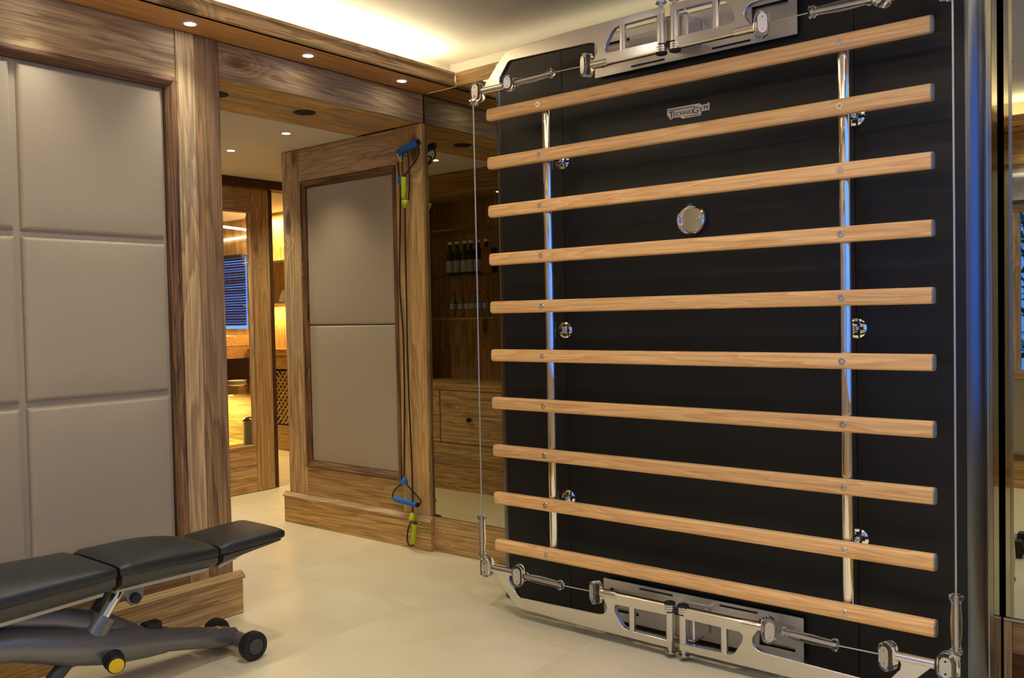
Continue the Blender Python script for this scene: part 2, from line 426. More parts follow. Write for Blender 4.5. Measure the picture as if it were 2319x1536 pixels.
def fascia_prof():
    # (across, z): flat strip, cove, upper step
    return [(.190, 2.285), (.190, Z_SOF), (.214, Z_SOF), (.218, 2.268), (.218, 2.284), (.214, 2.288), (.210, 2.296),
            (.211, 2.308), (.215, 2.316), (.218, 2.318), (.218, 2.330), (.215, Z_FAS), (.200, Z_FAS), (.200, 2.285)]
t2 = struct(empty('trim_2'))          # soffit with downlights along the left wall
MB().box(0, .205, ROOM_Y, -.001, Z_SOF, 2.284).build('soffit_board', 'soffit_wood', t2)
MB().prism(fascia_prof(), lambda p, q, d: (p, d, q), ROOM_Y, -.001).build('fascia', 'old_wood_y', t2, smooth=35)
t3 = struct(empty('trim_3'))          # the same along the right wall
MB().box(ROOM_X-.205, ROOM_X, ROOM_Y, -.001, Z_SOF, 2.284).build('soffit_board', 'soffit_wood', t3)
MB().prism(fascia_prof(), lambda p, q, d: (ROOM_X-p, d, q), ROOM_Y, -.001).build('fascia', 'old_wood_y', t3, smooth=35)
t4 = struct(empty('trim_4'))          # and along the wall behind the camera
MB().box(.22, ROOM_X-.22, ROOM_Y, ROOM_Y+.205, Z_SOF, 2.284).build('soffit_board', 'soffit_wood', t4)
MB().prism(fascia_prof(), lambda p, q, d: (d, ROOM_Y+p, q), .22, ROOM_X-.22).build('fascia', 'warm_wood_x', t4, smooth=35)
t5 = struct(empty('trim_5'))          # board over the mirror wall, flush with the glass
MB().prism([(.0, Z_SOF), (.022, Z_SOF), (.022, Z_FAS), (.004, Z_FAS), (0, 2.329)], lambda p, q, d: (d, p, q), .219, ROOM_X-.22).build('fascia', 'warm_wood_x', t5, smooth=30)
MB().box(0, ROOM_X, .023, .20, 2.268, 2.285).build('cove_bed', 'ceiling_paint', t5)

# ---- mirror wall
wb = struct(MB().box(-.005, ROOM_X, .20, .26, 0, Z_CEIL).build('wall_back', 'ceiling_paint'))
MB().box(.0, ROOM_X, .010, .20, 0, 2.264).build('core', 'dark_core', wb)
bb = struct(empty('baseboard_back'))
plank('board', 'warm_wood_x', bb, .006, .80, -.012, .008, 0, .170, .003)
m1 = MB().box(.004, .80, 0, .006, .172, Z_SOF-.002).build('wall_mirror', 'mirror_silver')
tag(m1, 'tall tinted wall mirror between the framed fabric panel and the black exercise station', 'mirror')
# proud mirror at the right of the exercise station
m2 = MB().box(2.556, ROOM_X, -.127, -.119, .213, Z_SOF-.002).build('wall_mirror', 'mirror_silver')
tag(m2, 'wall mirror at the right edge, beside the grey metal strip of the black station', 'mirror')
MB().box(2.556, ROOM_X, -.118, .009, .0, Z_SOF-.002).build('mirror_backing', 'dark_core', wb)
br_ = struct(empty('baseboard_right'))
plank('end_board', 'old_wood_z', br_, 2.550, 2.572, -.134, -.119, 0, .204, .002)
plank('board', 'brown_wood_x', br_, 2.573, ROOM_X, -.132, -.119, .105, .204, .002)
plank('board', 'dark_wood_x', br_, 2.573, ROOM_X, -.132, -.119, .0, .104, .002)
MB().box(2.550, ROOM_X, -.136, -.119, .205, .212).build('metal_strip', 'aluminium', br_)

# ---- framed fabric panel of the passage (continues the mirror wall)
wp = struct(MB().box(-1.118, -.006, .006, .30, 0, Z_CEIL).build('wall_passage', 'dark_core'))
yF = -.022
plank('stile', 'old_wood_z', wp, -1.12, -.925-.032, yF, .005, .0, 2.12, .004)
plank('stile', 'warm_wood_z', wp, -.222+.034, .004, yF, .005, .0, 2.123, .005)
plank('top_rail', 'old_wood_x', wp, -.957, -.188, yF, .005, 1.938, 2.12, .003)
plank('bottom_rail', 'warm_wood_x', wp, -.957, -.188, yF, .005, .16, .333, .003)
mq = [(.005, 0), (-.026, 0), (-.030, .008), (-.024, .018), (-.018, .028), (-.012, .036), (.005, .036)]
for z, s_ in ((1.938, -1), (.333, 1)):
    MB().prism(mq, lambda p, q, d: (d, p, z+s_*q), -.957, -.188).build('moulding', 'bark_wood_x', wp, smooth=40)
for x, s_ in ((-.957, 1), (-.188, -1)):
    MB().prism(mq, lambda p, q, d: (x+s_*q, p, d), .334, 1.937).build('moulding', 'bark_wood_z', wp, smooth=40)
for z0, z1 in ((.366, 1.131), (1.133, 1.904)):
    me = pad_mesh(.697, z1-z0, .014, .012)
    o = bpy.data.objects.new('pad', me); o.location = (-.5725, .004, (z0+z1)/2); o.rotation_euler = (0, 0, -PI/2); o.parent = wp; COL.objects.link(o)
bp_ = struct(empty('baseboard_passage'))
plank('board', 'warm_wood_x', bp_, -1.150, .026, -.042, -.0225, 0, .148, .003)
MB().prism([(-.0225, .148), (-.048, .148), (-.048, .157), (-.036, .164), (-.028, .174), (-.0225, .174)], lambda p, q, d: (d, p, q), -1.156, .030).build('cap', 'old_wood_x', bp_, smooth=30)
MB().box(.0055, .026, -.0222, -.0125, 0, .148).build('return', 'warm_wood_y', bp_)
MB().box(-1.150, -1.1205, -.0222, .28, 0, .148).build('return', 'warm_wood_y', bp_)

# ---- passage: ceiling, end wall, side
c2 = struct(MB().box(-4.98, -.471, -1.70, 1.9, 2.122, 2.17).build('ceiling', 'ceiling_paint'))
we = struct(empty('wall_passage_end'))
XE = -2.04
MB().box(XE-.10, XE-.02, -1.62, -.50, 0, 2.12).build('wall_board', 'brown_wood_z', we)
MB().box(XE-.10, XE+.035, -1.62, 1.88, 2.062, 2.121).build('cornice', 'dark_wood_x', we, bevel=.004)
MB().box(XE-.05, XE-.005, .540, .578, 0, 2.061).build('door_jamb', 'dark_wood_x', we)
MB().box(XE-.10, XE-.02, 1.45, 1.88, 0, 2.06).build('wall_board', 'warm_wood_z', we)
ws = struct(MB().box(-2.02, -1.56, -1.62, -1.17, 0, 2.12).build('wall_passage_side', 'brown_wood_z'))

d1 = struct(empty('door_1', (XE, .536, 0)))
plank('stile', 'warm_wood_z', d1, -.03, .012, -.142, 0, .004, 2.058, .004)
plank('stile', 'warm_wood_z', d1, -.03, .012, -1.02, -.88, .004, 2.058, .004)
plank('top_rail', 'warm_wood_y', d1, -.03, .010, -.879, -.143, 1.905, 2.058, .003)
plank('bottom_rail', 'warm_wood_y', d1, -.03, .010, -.879, -.143, .004, .305, .003)
for a, b_, c_, d_ in ((-.879, -.143, 1.890, 1.904), (-.879, -.143, .306, .322), (-.160, -.143, .323, 1.889), (-.879, -.862, .323, 1.889)):
    plank('glazing_bead', 'old_wood_y' if b_-a > .1 else 'old_wood_z', d1, -.02, .014, a, b_, c_, d_, .003)
MB().box(-.010, -.005, -.861, -.161, .323, 1.889).build('glass', 'pane', d1)

# ---- the room beyond the passage
YF = 1.74
wf = struct(empty('wall_far'))
FX0, FX1 = -4.86, -4.03
FZ0, FZ1 = at(525, 738, 'y', YF).z-.03, at(525, 588, 'y', YF).z+.03
for k, (a, b, c, d) in enumerate(((-4.9, FX0, 0, 2.12), (FX1, -1.0, 0, 2.12), (FX0, FX1, 0, FZ0), (FX0, FX1, FZ1, 2.12))):
    MB().box(a, b, YF, YF+.1, c, d).build('wall_board', 'old_wood_z', wf)
wf4 = struct(MB().box(-1.118, -1.04, .301, YF, 0, 2.12).build('wall_passage_right', 'brown_wood_z'))
MB().box(-2.02, -.05, -1.70, -1.625, 0, 2.2).build('wall_board', 'dark_core', wf4)
wf2 = struct(MB().box(-4.98, -4.9, -1.62, YF+.1, 0, 2.12).build('wall_far_left', 'brown_wood_z'))
wf3 = struct(MB().box(-4.9, -2.15, -1.70, -1.62, 0, 2.12).build('wall_far_front', 'brown_wood_z'))

# ---- right wall with window, and wall behind the camera with window
def wall_with_window(name, fn, L0, L1, w0, w1, z0, z1, wname, woodax):
    """fn(l, d, z): l along the wall, d outward depth"""
    w = struct(empty(name))
    def bx(l0, l1, d0, d1, a, b, nm, mat, par, bev=0):
        p = fn(l0, d0, a); q = fn(l1, d1, b)
        return MB().box(min(p[0], q[0]), max(p[0], q[0]), min(p[1], q[1]), max(p[1], q[1]), a, b).build(nm, mat, par, bevel=bev)
    bx(L0, w0, 0, .12, 0, Z_CEIL, 'wall_side', 'pad_fabric', w); bx(w1, L1, 0, .12, 0, Z_CEIL, 'wall_side', 'pad_fabric', w)
    bx(w0, w1, 0, .12, 0, z0, 'wall_below', 'pad_fabric', w); bx(w0, w1, 0, .12, z1, Z_CEIL, 'wall_above', 'pad_fabric', w)
    bx(L0, L1, -.018, 0, .0, .22, 'base_rail', 'warm_wood_'+woodax, w, .003)
    bx(L0, L1, -.018, 0, max(2.06, z1+.05), Z_SOF-.001, 'top_rail', 'warm_wood_'+woodax, w, .003)
    win = struct(empty(wname))
    f = .055
    bx(w0, w1, -.012, .06, z1-f, z1, 'frame_rail', 'old_wood_'+woodax, win, .003); bx(w0, w1, -.012, .06, z0, z0+f, 'frame_rail', 'old_wood_'+woodax, win, .003)
    for a in (w0, (w0+w1)/2-f/2, w1-f): bx(a, a+f, -.012, .06, z0+f, z1-f, 'frame_stile', 'old_wood_z', win, .003)
    for a, b in ((w0+f, (w0+w1)/2-f/2), ((w0+w1)/2+f/2, w1-f)): bx(a, b, .02, .026, z0+f, z1-f, 'glass', 'pane', win)
    return w
wall_with_window('wall_right', lambda l, d, z: (ROOM_X+d, l, z), ROOM_Y-.12, .26, -2.75, -.50, .72, 2.20, 'window_1', 'y')
wall_with_window('wall_front', lambda l, d, z: (l, ROOM_Y-d, z), -.1, ROOM_X, 1.35, 2.75, .70, 1.81, 'window_2', 'x')

# ================================================================== lamps
def downlight(loc, label, power, r=.021, rim='white_paint', group=None, spot=1.75, col=(1, .96, .82)):
    e = empty('downlight', loc); tag(e, label, 'lamp', group)
    n = 20
    MB().ring_loft([[(rr*math.cos(2*PI*k/n), rr*math.sin(2*PI*k/n), z) for k in range(n)] for rr, z in ((r*1.0, -.0005), (r*1.0, -.004), (r*1.32, -.004), (r*1.38, -.0005))], cap=False, closed=True).build('rim', rim, e, smooth=30)
    MB().lathe((0, 0, -.0005), (0, 0, -1), [(0, r*.98), (.002, r*.98), (.0025, r*.6), (.003, 0)], 20).build('lens', 'lamp_white', e, smooth=50)
    l = bpy.data.lights.new('downlight_spot', 'SPOT'); l.energy = power; l.spot_size = spot; l.spot_blend = 1.0; l.shadow_soft_size = .045; l.color = col
    o = bpy.data.objects.new('downlight_beam', l); o.location = (0, 0, -.012); COL.objects.link(o); o.parent = e
    return e
SOFW = 26.0
names = ['small round downlight in the left soffit nearest the mirror wall', 'small round downlight in the left soffit above the middle of the passage opening',
         'small round downlight in the left soffit above the wooden post', 'small round downlight in the left soffit above the padded wall',
         'small round downlight in the left soffit above the weight bench', 'small round downlight in the left soffit at the front corner']
for k in range(6):
    downlight((.109, -.252-.538*k, Z_SOF), names[k], SOFW*.46, group='soffit downlights', spot=1.5)
for k in range(6):
    downlight((3.181, -.252-.538*k, Z_SOF), 'small round downlight in the right soffit, %s from the mirror wall' % ['first', 'second', 'third', 'fourth', 'fifth', 'sixth'][k], SOFW, group='soffit downlights')
for k, x in enumerate((.40, 1.02, 1.645, 2.27, 2.89)):
    downlight((x, ROOM_Y+.109, Z_SOF), 'small round downlight in the soffit behind the camera, %s from the left wall' % ['first', 'second', 'third', 'fourth', 'fifth'][k], SOFW, group='soffit downlights', spot=2.3)
for x, y, lab in ((-.657, -.333, 'small downlight in the passage ceiling beside the fabric panel'), (-1.249, -.264, 'small downlight in the passage ceiling nearest the glass door'),
                  (-.657, -.764, 'small downlight in the passage ceiling in front of the drinks cabinet')):
    downlight((x, y, 2.122), lab, 8.0 if y < -.6 else 24.0, group='passage downlights', col=(1, .90, .66), spot=1.6 if y < -.6 else 1.75)
for x, y, lab, pw in ((-1.84, -.22, 'hidden downlight added in the passage ceiling right above the glass door', 75), (-1.60, .98, 'hidden downlight added in the passage ceiling behind the fabric panel', 62),  # both out of view, added to brighten the door and the passage end
                      (-2.75, .95, 'small downlight in the ceiling of the room beyond the passage', 9)):
    downlight((x, y, 2.122), lab, pw, group='passage downlights', spot=2.4, col=(1, .84, .58))
for x, lab in ((1.0, 'unseen downlight added in the ceiling before the left half of the black station'), (2.3, 'unseen downlight added in the ceiling before the right half of the black station')):
    downlight((x, -1.55, Z_CEIL), lab, 42, r=.03, group='added ceiling downlights', spot=2.6)  # unseen pair, added to light the wall bars from above
for y, lab in ((-.545, 'flat black round speaker under the wooden lintel, seen whole'), (-1.005, 'flat black round speaker under the lintel, mostly hidden by the post')):
    s_ = empty('ceiling_speaker', (-.234, y, 2.124)); tag(s_, lab, 'speaker', 'lintel speakers')
    MB().lathe((0, 0, 0), (0, 0, -1), [(-.0, .050), (.003, .050), (.0045, .046), (.0035, .040), (.003, 0)], 28).build('grille', 'speaker_black', s_, smooth=30)

# ================================================================== the exercise station
KX, KZ = 1.646, 1.105
st = empty('cable_exercise_station', (KX, -.18, 0))
tag(st, 'tall black cable exercise station with ten wooden wall bars and folding silver arms', 'exercise machine')
def K(x, y, z): return (x-KX, y+.18, z)         # world -> station coordinates
HW, YP = .898, -.369
MB().box(-HW+.004, HW-.004, -.323+.18, -.012+.18, .0, 2.186).build('body', 'panel_black', st, bevel=.006)
# three front panels and two rounded corner profiles
RC = .045
for s_ in (-1, 1):
    p, q = sorted((s_*.547, s_*(HW-RC-.0008)))
    MB().box(p, q, YP+.18, -.3505+.18, .004, 2.189).build('front_panel', 'panel_black', st, bevel=.0012)
    pts = [(HW-RC, YP)]
    for k in range(1, 13):
        an = PI/2*k/12; pts.append((HW-RC+RC*math.sin(an), YP+RC-RC*math.cos(an)))
    pts += [(HW-.006, YP+RC), (HW-RC, YP+.010)]
    MB().prism(pts, lambda p, q, d: (s_*p, q+.18, d), .002, 2.189).build('corner_profile', 'panel_edge', st, smooth=35)
MB().box(-.5455, .5455, YP+.18, -.3505+.18, .004, 2.189).build('front_panel', 'panel_black', st, bevel=.0015)
MB().box(-HW+.047, HW-.047, -.350+.18, -.3235+.18, .004, 2.18).build('inner_frame', 'dark_core', st)
for s in (-1, 1):
    a = (HW-.0035)*s; b = (HW+.003)*s
    MB().box(min(a, b), max(a, b), -.323+.18, -.262+.18, .0, 2.189).build('side_strip', 'aluminium', st, bevel=.002)
    MB().box(min(a, b), max(a, b), -.258+.18, -.014+.18, .0, 2.189).build('side_panel', 'side_black', st, bevel=.001)
# wall bars
BX0, BX1 = .840, 2.446
def bar_mesh():
    h, t, r = .0235, .0155, .009
    def sect(sx):
        pts = []
        for cx, cz, a0 in ((1, 1, 0), (-1, 1, 90), (-1, -1, 180), (1, -1, 270)):
            for k in range(5):
                a = math.radians(a0+22.5*k); pts.append((cx*(t-r)+r*math.cos(a), cz*(h-r)+r*math.sin(a)))
        return pts
    rings = []
    L = (BX1-BX0)/2
    for x, sc in ((-L, .72), (-L+.002, .86), (-L+.005, .95), (-L+.010, 1), (L-.003, 1)):
        rings.append([(x, p*sc, q*sc) for p, q in sect(0)])
    me = MB().ring_loft(rings).mesh('wall_bar', 40); me.materials.append(MATS['bar_wood']); return me
bme = bar_mesh()
def screw_mesh():
    n = 16; mb = MB()
    mb.lathe((0, 0, 0), (0, -1, 0), [(-.01, .0105), (.0008, .0105), (.0018, .0095), (.0018, .0055), (-.003, .0050), (-.003, 0)], 18)
    me = mb.mesh('screw', 30); me.materials.append(MATS['steel_screw']); return me
sme = screw_mesh()
capm = MB().prism([(x*.95, y*.95) for x, y in [(.0155, .014), (.009, .0235), (-.009, .0235), (-.0155, .014), (-.0155, -.014), (-.009, -.0235), (.009, -.0235), (.0155, -.014)]], lambda p, q, d: (d, p, q), 0, .0045).mesh('end_cap')
capm.materials.append(MATS['end_cap'])
for i in range(10):
    z = 1.946-.187*i
    b = bpy.data.objects.new('wall_bar', bme); b.parent = st; b.location = K((BX0+BX1)/2, -.5031, z); COL.objects.link(b)
    for xx in (1.0947, 2.1969):
        s_ = bpy.data.objects.new('screw', sme); s_.parent = b; s_.location = (xx-(BX0+BX1)/2, -.0156, 0); COL.objects.link(s_)
    c_ = bpy.data.objects.new('end_cap', capm); c_.parent = b; c_.location = ((BX1-BX0)/2-.003, 0, 0); COL.objects.link(c_)
for xx in (1.098, 2.194):
    MB().tube([K(xx, -.468, .262), K(xx, -.468, 1.955)], .0185, 24).build('upright', 'chrome', st, smooth=40)
    for z in (1.754, 1.105, .454):
        so = MB().tube([K(xx, -.452, z), K(xx, -.374, z)], .0075, 14).build('standoff', 'chrome', st, smooth=40)
        fl = MB().lathe(K(xx, -.369, z), (0, -1, 0), [(0, .031), (.003, .031), (.006, .026), (.009, .016), (.010, 0)], 24).build('flange', 'chrome', so, smooth=40)
        cr = MB()
        for dx, dz in ((.017, 0), (-.017, 0), (0, .017), (0, -.017)):
            c0 = K(xx+dx, -.3778, z+dz); cr.box(c0[0]-.0045, c0[0]+.0045, c0[1]-.0012, c0[1]+.003, c0[2]-.0045, c0[2]+.0045)
        cr.build('screw_recess', 'dark_slot', so)
# round dial
dc = K(1.646, YP, 1.484)
dl = MB().lathe(dc, (0, -1, 0), [(0, .050), (.006, .054), (.016, .055), (.022, .052), (.023, .047), (.017, .042), (.012, .040), (.012, 0)], 40).build('dial', 'chrome', st, smooth=35)
MB().lathe((dc[0]+.022, dc[1]-.012, dc[2]+.004), (0, -1, 0), [(0, .007), (.010, .006), (.012, .004), (.0125, 0)], 14).build('dial_knob', 'chrome', dl, smooth=40)
# name plate
def nameplate():
    # outline in plate units: width 160 mm, height ~53 mm
    o = [(-80, 12), (-79, 22), (44, 22), (46, 21), (52, 15), (72, 15), (78, 20), (81, 15), (81, -6), (52, -6), (47, -20), (-22, -20), (-30, -13), (-60, -12), (-64, -17), (-70, -14), (-74, -6), (-80, 0)]
    p = MB().prism([(a/1000, b/1000) for a, b in o], lambda p, q, d: (p, d, q), 0, -.004).build('name_plate', 'logo_silver', st, loc=K(1.632, YP, 1.857))
    def bit(txt, size, x, z):
        cu = bpy.data.curves.new('lettering', 'FONT'); cu.body = txt; cu.size = size; cu.extrude = .0004; cu.space_character = 1.05
        ob = bpy.data.objects.new('tmp', cu); COL.objects.link(ob)
        bpy.context.view_layer.update()
        me = bpy.data.meshes.new_from_object(ob.evaluated_get(bpy.context.evaluated_depsgraph_get()))
        bpy.data.objects.remove(ob)
        me.materials.clear(); me.materials.append(MATS['logo_ink'])
        q = bpy.data.objects.new('lettering', me); q.parent = p; q.location = (x, -.0046, z); q.rotation_euler = (PI/2, 0, 0); q.scale = (1.12, 1, 1); COL.objects.link(q)
    bit('T', .032, -.074, -.012); bit('ECHNO', .0195, -.0575, -.009); bit('G', .030, .0175, -.010); bit('Y', .0215, .0425, -.008); bit('M', .0205, .0600, -.004)
    MB().box(-.0725, .028, -.0049, -.0044, .0135, .0155).build('lettering_rule', 'logo_ink', p)
    MB().box(-.012, .044, -.0049, -.0044, -.0165, -.0145).build('lettering_rule', 'logo_ink', p)
nameplate()

# mounting plates (top and bottom) and the four folding arms
YA = -.531
def mirrored(sx, sz, a, y, v): return K(KX+sx*a, y, KZ+sz*v)
for sz in (1, -1):
    mb = MB()
    def bx(a0, a1, v0, v1, y0=-.392, y1=-.386):
        p = mirrored(1, sz, a0, y0, v0); q = mirrored(1, sz, a1, y1, v1)
        mb.box(min(p[0], q[0]), max(p[0], q[0]), min(p[1], q[1]), max(p[1], q[1]), min(p[2], q[2]), max(p[2], q[2]))
    bx(-.38, .38, .930, .962); bx(-.38, .38, 1.048, 1.078)
    bx(-.23, .23, .962, 1.048); bx(-.38, -.352, .962, 1.048); bx(.352, .38, .962, 1.048)
    bx(-.352, .352, .962, 1.048, -.3705, -.3695)
    bx(-.36, .36, .955, 1.055, -.386, -.3695) if False else None
    pl = mb.build('mounting_plate', 'plate_aluminium', st, bevel=.0015)
    for s in (-1, 1):
        for a0, a1, v0, v1 in ((.09, .225, .940, .946),):
            p = mirrored(s, sz, a0, -.3935, v0); q = mirrored(s, sz, a1, -.391, v1)
            MB().box(min(p[0], q[0]), max(p[0], q[0]), p[1], q[1], min(p[2], q[2]), max(p[2], q[2])).build('slot', 'dark_slot', pl)
    # hinge block between plate and pivots
    p = mirrored(-1, sz, .055, -.505, .955); q = mirrored(1, sz, .055, -.393, 1.05)
    MB().box(p[0], q[0], p[1], q[1], min(p[2], q[2]), max(p[2], q[2])).build('hinge_block', 'polished_aluminium', st, bevel=.01)

def arc(cx, cv, r, a0, a1, n=6):
    return [(cx+r*math.cos(math.radians(a0+(a1-a0)*k/n)), cv+r*math.sin(math.radians(a0+(a1-a0)*k/n))) for k in range(n+1)]
arm_outline = ([(.800, .922), (.800, .936), (.700, 1.040), (.690, 1.049), (.676, 1.056), (.640, 1.061), (.40, 1.068), (.014, 1.069), (.014, 1.045), (.185, 1.043)]
               + [(.200, 1.040), (.212, 1.030), (.236, .992), (.240, .975), (.236, .966), (.228, .962), (.030, .960), (.030, .926), (.285, .922), (.292, .930), (.292, .940)]
               + [(.283, .954), (.273, .968), (.270, .982), (.276, .996), (.288, 1.006), (.305, 1.010), (.660, 1.019), (.672, 1.015), (.712, .966), (.715, .950), (.708, .934), (.706, .922)])
def capsule_pulley(parent, sx, sz, a, v, w=.05, h=.085, yaw=0.0, y=YA):
    c = Vector(mirrored(sx, sz, a, y, v)); ca, sa = math.cos(yaw), math.sin(yaw)
    def fn(p, q, d): return (c.x+p*ca-d*sa, c.y+p*sa+d*ca, c.z+q)
    o = MB().prism(stadium(w, h), fn, -.017, .017).build('pulley_housing', 'acrylic', parent, smooth=40, bevel=.003)
    for q in (h*.22, -h*.22):
        MB().lathe(fn(0, q, -.0175), (fn(0, q, -1)[0]-fn(0, q, 0)[0], fn(0, q, -1)[1]-fn(0, q, 0)[1], 0), [(0, .005), (.0015, .005), (.002, .003), (.002, 0)], 10).build('pulley_screw', 'steel_screw', o, smooth=40)
    MB().prism([(p*.62, q*.74) for p, q in stadium(w, h)], fn, -.0195, -.0172).build('pulley_plate', 'plate_aluminium', o, smooth=40)
    return o
def grip(parent, p0, p1):
    p0, p1 = Vector(p0), Vector(p1); L = (p1-p0).length
    pr = [(0, .012), (.006, .0165), (.012, .0165), (.016, .0125), (.022, .0115), (L*.35, .0145), (L*.55, .0150), (L-.028, .0125), (L-.020, .0125), (L-.014, .018), (L-.006, .0195), (L-.001, .0185), (L, .012)]
    o = MB().lathe(p0, p1-p0, pr, 20).build('handle_grip', 'acrylic', parent, smooth=35)
    d = (p1-p0).normalized()
    MB().tube([p0+d*.004, p1-d*.004], .0048, 10).build('grip_core', 'plate_aluminium', o, smooth=40)
    return o
for sz in (1, -1):
    for sx in (-1, 1):
        nm = 'folding_arm'
        arm = MB().prism([(a, v) for a, v in arm_outline], lambda p, q, d: mirrored(sx, sz, p, YA+d, q), -.011, .011).build(nm, 'polished_aluminium', st, smooth=30, bevel=.0018)
        MB().tube([mirrored(sx, sz, .803, YA, .932), mirrored(sx, sz, .700, YA, .932)], .0145, 18).build('stub_tube', 'polished_aluminium', arm, smooth=40)
        MB().tube([mirrored(sx, sz, .300, YA, .934), mirrored(sx, sz, .235, YA, .934)], .0145, 18).build('stub_tube', 'polished_aluminium', arm, smooth=40)
        MB().tube([mirrored(sx, sz, .028, YA, .9275), mirrored(sx, sz, .236, YA, .9275)], .0125, 14, flat=.5).build('edge_rod', 'polished_aluminium', arm, smooth=40)
        MB().tube([mirrored(sx, sz, .025, YA, .950), mirrored(sx, sz, .025, YA, 1.045)], .0145, 18).build('pivot_tube', 'polished_aluminium', arm, smooth=40)
        MB().tube([mirrored(sx, sz, .172, YA, .956), mirrored(sx, sz, .172, YA, 1.047)], .0125, 18).build('spacer_tube', 'polished_aluminium', arm, smooth=40)
        for k in range(3):
            v0 = .944-.0075*k
            MB().lathe(mirrored(sx, sz, .025, YA, v0), (0, 0, -sz), [(0, .0175), (.006, .0175), (.0068, .015)], 20).build('pivot_washer', 'polished_aluminium' if k < 2 else 'steel_screw', arm, smooth=40)
        MB().lathe(mirrored(sx, sz, .025, YA, .922), (0, 0, -sz), [(0, .020), (.006, .018), (.009, .010), (.010, 0)], 20).build('pivot_cap', 'rubber', arm, smooth=40)
        MB().lathe(mirrored(sx, sz, .025, YA, 1.0685), (0, 0, sz), [(0, .0085), (.014, .0085), (.015, .0185), (.019, .0195), (.0205, .018), (.0215, 0)], 20).build('locking_pin', 'polished_aluminium', arm, smooth=40)
        # pulleys
        capsule_pulley(arm, sx, sz, .322, .938, .046, .082, yaw=sx*.5)
        capsule_pulley(arm, sx, sz, .678, .938, .044, .062 if sz > 0 else .085, yaw=-sx*.35)
        ch = capsule_pulley(arm, sx, sz, .833, .930, .05, .078, yaw=0)
        MB().lathe(mirrored(sx, sz, .853, YA, .965), (0, 0, -sz), [(0, .014), (.07, .014), (.072, .017), (.078, .017), (.08, .012)], 18).build('pulley_collar', 'acrylic', ch, smooth=40)
        # horizontal cable with its grip
        near_outer = not (sx > 0 and sz < 0)
        if near_outer: g0, g1, c1_ = .650, .470, .322
        else: g0, g1, c1_ = .362, .535, .678
        grip(arm, mirrored(sx, sz, g0, YA, .936), mirrored(sx, sz, g1, YA, .940))
        MB().tube([mirrored(sx, sz, g1, YA, .940), mirrored(sx, sz, c1_, YA, .938)], .0022, 8).build('cable', 'steel_cable', arm)
for sx in (-1, 1):
    a = .857
    MB().tube([mirrored(sx, 1, a, YA, .90), mirrored(sx, 1, a+.001*sx, YA, .3), mirrored(sx, -1, a, YA, .74)], .0028, 8).build('cable', 'steel_cable', st)
    grip(st, mirrored(sx, -1, a, YA, .892), mirrored(sx, -1, a, YA, .728))

# ================================================================== weight bench
BCX = .345
wbn = empty('weight_bench', (BCX, -1.75, 0))
tag(wbn, 'grey adjustable weight bench with dark padded seat in front of the padded wall', 'exercise bench')
def B(x, y, z): return (x-BCX, y+1.75, z)
def bench_pad(name, y0, y1, w0, w1, z0, z1, thick, dome):
    """upholstered pad from y0 (far) to y1 (near), half widths w0, w1, top heights z0, z1"""
    ny, nx = 22, 20; vs = []; fs = []
    for i in range(ny+1):
        t = i/ny; y = y0+(y1-y0)*t; w = w0+(w1-w0)*t; zt = z0+(z1-z0)*t
        el = min(t, 1-t)*abs(y1-y0); er = .035
        ry = math.sqrt(max(0, 1-(1-min(el/er, 1))**2)); w *= (.93+.07*ry)
        ring = []
        for k in range(nx*2):
            a = 2*PI*k/(nx*2); c, s_ = math.cos(a), math.sin(a)
            px = w*math.copysign(abs(c)**.32, c)
            if s_ >= 0: pz = zt-thick*.5+thick*.5*(abs(s_)**.5)*(.55+.45*ry)+dome*ry*max(0, 1-(px/w)**2)*s_*math.sin(PI*t)
            else: pz = zt-thick*.5-thick*.5*(abs(s_)**.5)
            ring.append(B(BCX+px, y, pz))
        vs.append(ring)
    return MB().ring_loft(vs).build(name, 'vinyl', wbn, smooth=50)
def bench_shell(parent, y0, y1, w0, w1, z0, z1, d0, d1):
    rings = []
    for i in range(9):
        t = i/8; y = y0+(y1-y0)*t; w = (w0+(w1-w0)*t); zt = z0+(z1-z0)*t; d = d0+(d1-d0)*t
        rings.append([B(BCX+w*c, y, zt+d*q) for c, q in ((-1, 0), (1, 0), (.97, -.45), (.70, -.9), (.4, -1), (-.4, -1), (-.70, -.9), (-.97, -.45))])
    return MB().ring_loft(rings).build('pad_shell', 'bench_shell', parent, smooth=50)
hp = bench_pad('head_pad', -1.235, -1.490, .135, .130, .428, .420, .042, .006)
bench_shell(hp, -1.25, -1.48, .125, .122, .388, .380, .012, .045)
bk = bench_pad('back_pad', -1.498, -1.850, .132, .165, .420, .444, .046, .030)
bench_shell(bk, -1.505, -1.845, .128, .155, .380, .407, .040, .060)
sp = bench_pad('seat_pad', -1.860, -2.520, .165, .175, .444, .440, .048, .030)
bench_shell(sp, -1.865, -2.51, .155, .165, .406, .392, .055, .060)
plain('under_grey', srgb(176, 172, 164), .5)
for par, y0, y1, w, z0, z1 in ((hp, -1.36, -1.475, .085, .366, .334), (bk, -1.52, -1.835, .098, .340, .348), (sp, -1.88, -2.48, .11, .350, .334)):
    MB().ring_loft([[B(BCX+c*w, y, z+q) for c, q in ((-1, .006), (1, .006), (.9, -.008), (-.9, -.008))] for y, z in ((y0, z0), ((y0+y1)/2, (z0+z1)/2-.002), (y1, z1))]).build('under_plate', 'under_grey', par, smooth=30)
